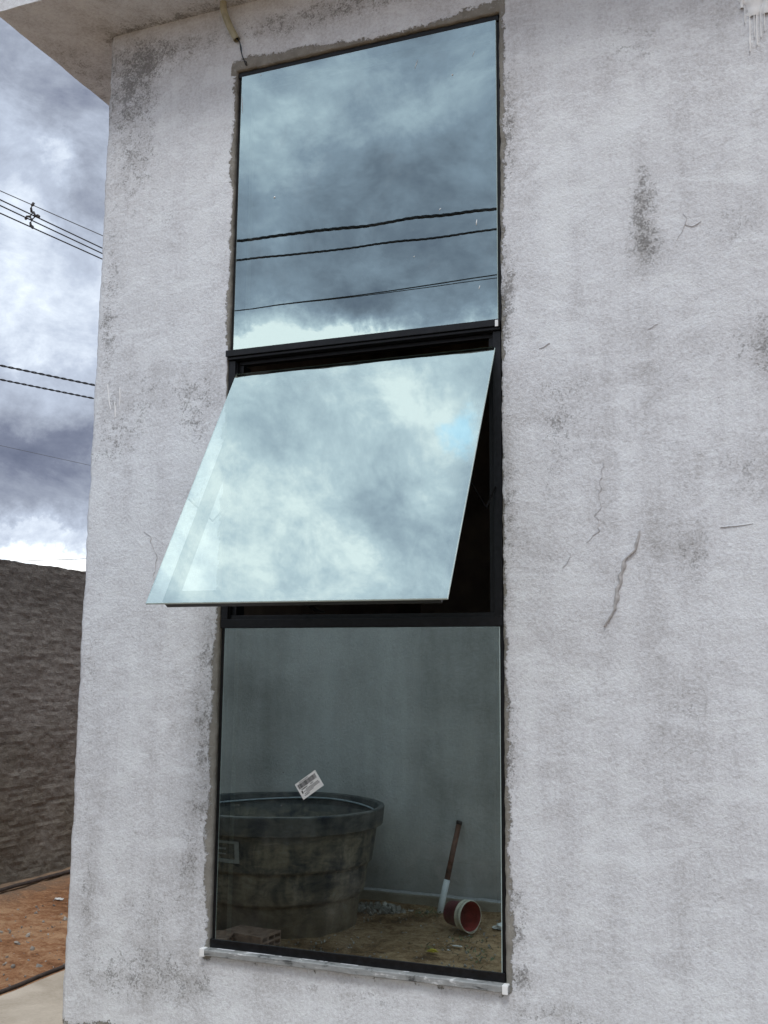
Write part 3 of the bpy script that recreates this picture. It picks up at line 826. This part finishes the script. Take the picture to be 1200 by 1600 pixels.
def stick():
    b = Vector((-2.035, -2.66, ZG)); e = Vector((-1.954, -2.815, .073))
    t = root('stick', b, label='brown stick with a white painted lower end leaning on the grey yard wall', category='stick')
    d = e-b; side = d.cross(Vector((0, 1, 0))).normalized()
    mt = b+d*.38
    for nm, s0, s1, mat in (('painted_end', -.04, .38, M['white']), ('wooden_shaft', .381, 1.0, M['wood'])):
        bm = bmesh.new(); tube(bm, [d*s0, d*(s0*.5+s1*.5)+side*.001, d*s1], .0185 if nm[0] == 'p' else .0165, 10); link(nm, bm, mat, t)
    bm = bmesh.new(); tube(bm, [d*.965, d*1.004], .0185, 10); link('end_ferrule', bm, M['hose'], t)
stick()

# ------------------------------------------------------------------ rubble, weeds and scraps
def stones(bm, n, cx, cy, rx, ry, smin, smax, rnd, zb=ZG, hmax=.05):
    for _ in range(n):
        a = rnd.uniform(0, 6.283); rr = math.sqrt(rnd.random()); x = cx+rx*rr*math.cos(a); y = cy+ry*rr*math.sin(a)
        s = rnd.uniform(smin, smax); z = zb + hmax*(1-rr)*rnd.random() + s*.3
        r = bmesh.ops.create_icosphere(bm, subdivisions=1, radius=s, matrix=Matrix.Translation((x, y, z)) @ Matrix.Rotation(rnd.uniform(0, 6), 4, (rnd.random(), rnd.random(), rnd.random()+.1)) @ Matrix.Diagonal((1, rnd.uniform(.5, .9), rnd.uniform(.35, .7), 1)))
        for v in r['verts']: v.co += Vector((rnd.uniform(-1, 1), rnd.uniform(-1, 1), rnd.uniform(-1, 1)))*s*.22
def rubble():
    rnd = random.Random(11); bm = bmesh.new()
    stones(bm, 150, -2.40, -2.63, .17, .10, .008, .03, rnd, hmax=.06)
    stones(bm, 70, -2.12, -2.68, .16, .07, .006, .018, rnd, hmax=.03)
    stones(bm, 40, -1.60, -2.66, .12, .06, .006, .018, rnd, hmax=.03)
    link('rubble', bm, M['rubble'], kind='stuff', label='broken mortar rubble heaped along the foot of the yard wall', category='rubble')
    bm = bmesh.new()
    for _ in range(70):
        cx, cy, s = rnd.choice(((-2.1, -2.62, .1), (-2.3, -2.6, .12), (-1.75, -1.95, .1), (-1.62, -2.15, .09), (-1.55, -1.85, .1), (-1.9, -2.0, .12), (-2.2, -2.66, .12)))
        x = cx+rnd.gauss(0, s); y = cy+rnd.gauss(0, s*.6); a = rnd.uniform(0, 6.28); L = rnd.uniform(.012, .035); h = rnd.uniform(0, .02)
        tube(bm, [(x, y, ZG+.008), (x+L*.5*math.cos(a), y+L*.5*math.sin(a), ZG+.012+h*.7), (x+L*math.cos(a+.3), y+L*math.sin(a+.3), ZG+.01+h)], [.002, .0016, .001], 4)
    link('dry_stalks', bm, M['twig'], kind='stuff', label='dry weed stalks scattered over the yard dirt', category='dry weeds')
    bm = bmesh.new()
    for (cx, cy, n) in ((-2.08, -2.62, 70), (-1.70, -2.12, 26), (-1.58, -1.95, 30), (-1.85, -1.9, 14), (-1.52, -1.80, 24)):
        for _ in range(n):
            x = cx+rnd.gauss(0, .05); y = cy+rnd.gauss(0, .03); a = rnd.uniform(0, 6.28); s = rnd.uniform(.006, .014); z = ZG+.008+rnd.uniform(0, .03)
            v = [bm.verts.new((x+s*k*math.cos(a)+s*.4*m_*math.sin(a), y+s*k*math.sin(a)-s*.4*m_*math.cos(a), z+zz*s)) for k, m_, zz in ((-1, 0, 0), (0, 1, .5), (1, 0, .9), (0, -1, .3))]
            bm.faces.new(v)
    link('weeds', bm, M['leaf'], kind='stuff', label='low green weeds sprouting from the yard dirt', category='weeds')
    bm = bmesh.new(); stones(bm, 700, -3.9, 1.9, 1.0, 1.7, .002, .010, rnd, hmax=.0); stones(bm, 420, -2.0, -2.0, .8, .6, .003, .010, rnd, hmax=0)
    stones(bm, 60, -3.9, 1.6, .9, 1.5, .010, .022, rnd, hmax=0)
    link('pebbles', bm, M['rubble'], kind='stuff', label='small pebbles and clods strewn over the dirt', category='pebbles')
rubble()

def scrap(name, label, cat, loc, size, mat, seed):
    bm = bmesh.new(); r = bmesh.ops.create_icosphere(bm, subdivisions=3, radius=1)
    for v in r['verts']:
        k = 1+.55*fbm(v.co*2+Vector((seed, 0, 0)), 4); v.co = Vector((v.co.x*size[0]*k, v.co.y*size[1]*k, max(-.2, v.co.z)*size[2]*k))
    o = link(name, bm, mat, label=label, category=cat); o.location = loc
scrap('crumpled_bag', 'crumpled white plastic bag on the dirt right of the red bucket', 'bag', (-1.60, -2.52, ZG+.012), (.055, .035, .022), M['scrapm'], 2)
scrap('paper_scrap', 'flat white paper scrap in front of the red bucket', 'scrap', (-1.72, -2.02, ZG+.012), (.026, .008, .004), M['scrapm'], 5)
scrap('paint_chip', 'tiny white paint chip between weeds in the yard', 'scrap', (-1.735, -1.93, ZG+.012), (.008, .007, .004), M['scrapm'], 8)
scrap('yellow_flower', 'small yellow flower on the dirt in front of the bucket', 'flower', (-1.80, -1.87, ZG+.016), (.028, .014, .010), M['yellow'], 12)
scrap('torn_paper', 'white torn paper on red dirt by the boundary wall', 'scrap', (-4.30, 2.10, ZG+.012), (.03, .02, .006), M['scrapm'], 21)

# rods lying on the ground
def rod(label, pts, r):
    bm = bmesh.new(); P = []
    for a, b in zip(pts, pts[1:]):
        for k in range(8): P.append(Vector(a).lerp(Vector(b), k/8))
    P.append(Vector(pts[-1])); P = [q+Vector((.004*fbm(q*4), .004*fbm(q*4+Vector((3, 0, 0))), .003*fbm(q*6))) for q in P]
    tube(bm, P, r, 8); link('steel_rod', bm, M['hose'], label=label, category='rod', group='dark rods lying on the dirt')
rod('dark steel rod lying along the edge of the pale concrete slab', [(-3.085, -1.0, -.345), (-3.085, .2, -.338), (-3.09, 1.2, -.338), (-3.095, 3.0, -.342)], .010)
rod('dark rod lying at the foot of the rough boundary wall', [(-4.62, 1.2, ZG+.055), (-4.64, 2.1, ZG+.06), (-4.66, 3.0, ZG+.055), (-4.69, 5.5, ZG+.055)], .012)

# ------------------------------------------------------------------ overhead cables
def cable(label, A, B, r, mat, group, t0, t1, twist=0, sag=0, name='power_cable', strands=2):
    A, B = Vector(A), Vector(B); d = B-A; L = d.length; bm = bmesh.new()
    if twist:
        side = d.cross(Vector((0, 0, 1))).normalized(); up = side.cross(d).normalized()
        n = int((t1-t0)*L/twist*8); n = min(n, 2400)
        for s_ in range(strands):
            P = []
            for k in range(n+1):
                t = t0+(t1-t0)*k/n; a = t*L/twist*2*math.pi + s_*2*math.pi/strands; q = A+d*t + (side*math.cos(a)+up*math.sin(a))*r*1.05
                q.z += sag*(t-.5)**2*L*L; P.append(q)
            tube(bm, P, r, 5)
    else:
        P = []
        for k in range(61):
            t = t0+(t1-t0)*k/60; q = A+d*t; q.z += sag*((t-.5)**2-.25)*L*L; P.append(q)
        tube(bm, P, r, 6)
    return link(name, bm, mat, label=label, category='cable', group=group)
G1, G2, G3 = 'spaced street power cables', 'twisted service cables above the boundary wall', 'cables mirrored in the upper pane'
cable('thin grey topmost wire of the four street lines', (-10.044, 7.345, 7.5), (-9.623, 9.184, 7.5), .0065, M['bare'], G1, -8, 14, sag=.0006)
cable('second of the four street lines, just under the thin topmost wire', (-9.772, 7.066, 7.2), (-9.471, 9.002, 7.2), .009, M['cable'], G1, -8, 14, sag=.0006)
cable('third of the four street lines, between two black cables', (-9.739, 7.037, 7.1), (-9.443, 8.972, 7.1), .009, M['cable'], G1, -8, 14, sag=.0006)
cable('lowest of the four street lines held by the spacer', (-9.585, 6.883, 6.9), (-9.263, 8.742, 6.9), .009, M['cable'], G1, -8, 14, sag=.0006)
cable('upper twisted black cable in the sky above the boundary wall', (-9.91, 7.422, 5.0), (-9.293, 8.738, 5.0), .0085, M['cable'], G2, -6, 12, twist=.22, sag=.001)
cable('lower twisted black cable in the sky above the boundary wall', (-9.89, 7.417, 4.8), (-9.285, 8.743, 4.8), .0075, M['cable'], G2, -6, 12, twist=.2, sag=.001)
cable('faint single wire against the dark cloud above the boundary wall', (-11.551, 9.328, 4.4), (-11.206, 11.208, 4.4), .0035, M['bare'], G2, -4, 8)
cable('thin wire crossing just above the top of the boundary wall', (-13.854, 12.846, 3.0), (-12.461, 12.891, 3.0), .006, M['cable'], G2, -6, 12)
cable('thick twisted cable, uppermost of those mirrored in the upper pane', (-5.414, -5.929, 5.5), (-2.6, -6.118, 5.5), .0085, M['cable'], G3, -5, 5, twist=.3, sag=.002, strands=3)
cable('twisted cable mirrored in the upper pane under the thick one', (-5.303, -5.751, 5.2), (-2.554, -5.943, 5.2), .0062, M['cable'], G3, -5, 5, twist=.24, sag=.002, strands=3)
cable('thin wire mirrored low in the upper pane, the upper of a close pair', (-5.788, -6.593, 5.0), (-2.735, -6.592, 5.0), .0065, M['cable'], G3, -5, 5, sag=.003)
cable('thin wire mirrored low in the upper pane, the lower of a close pair', (-5.788, -6.593, 5.0), (-2.759, -6.679, 5.0), .0045, M['cable'], G3, -5, 5, sag=.001)

def spacer():
    def at(u, v, x0):
        d = (R2*(u-600) - U2*(v-800) + Fv*F); return Vector((0, -CD, CH)) + d*(x0/d.x)
    c = at(50.5, 338, -9.70)
    t = root('cable_spacer', c, label='dark diamond shaped spacer clamping the four street lines together', category='cable spacer')
    d1 = R2*.00605*1.03; px = (c-Vector((0, -CD, CH))).dot(Fv)/F; RX, UY = R2*px, U2*px
    P = lambda u, v: RX*(u-50.5) - UY*(v-338)
    bm = bmesh.new()
    for seg in (((52, 331), (46.5, 338.5), (50, 343.5), (55.5, 337.5), (52, 331)),): tube(bm, [P(*q) for q in seg], 2.0*px, 8)
    for seg in (((49.5, 332), (48.5, 325), (50, 321), (53, 316.5)), ((46.5, 338.5), (42, 338), (40.5, 341.5)), ((55.5, 337.5), (59, 336), (61.5, 339)), ((50, 343.5), (47.5, 348), (48, 352), (51, 354.5))):
        tube(bm, [P(*q) for q in seg], [2.0*px, 1.7*px]+[2.1*px]*(len(seg)-2), 8)
    link('frame', bm, M['spacer'], t)
    for q in ((51.5, 319.5), (40.5, 341), (60.5, 338.5), (50.8, 355)):
        bm = bmesh.new(); bmesh.ops.create_icosphere(bm, subdivisions=2, radius=2.3*px, matrix=Matrix.Translation(P(*q)) @ Matrix.Diagonal((1, 1, 1.3, 1)))
        link('clamp', bm, M['spacer'], t, smooth=True)
spacer()
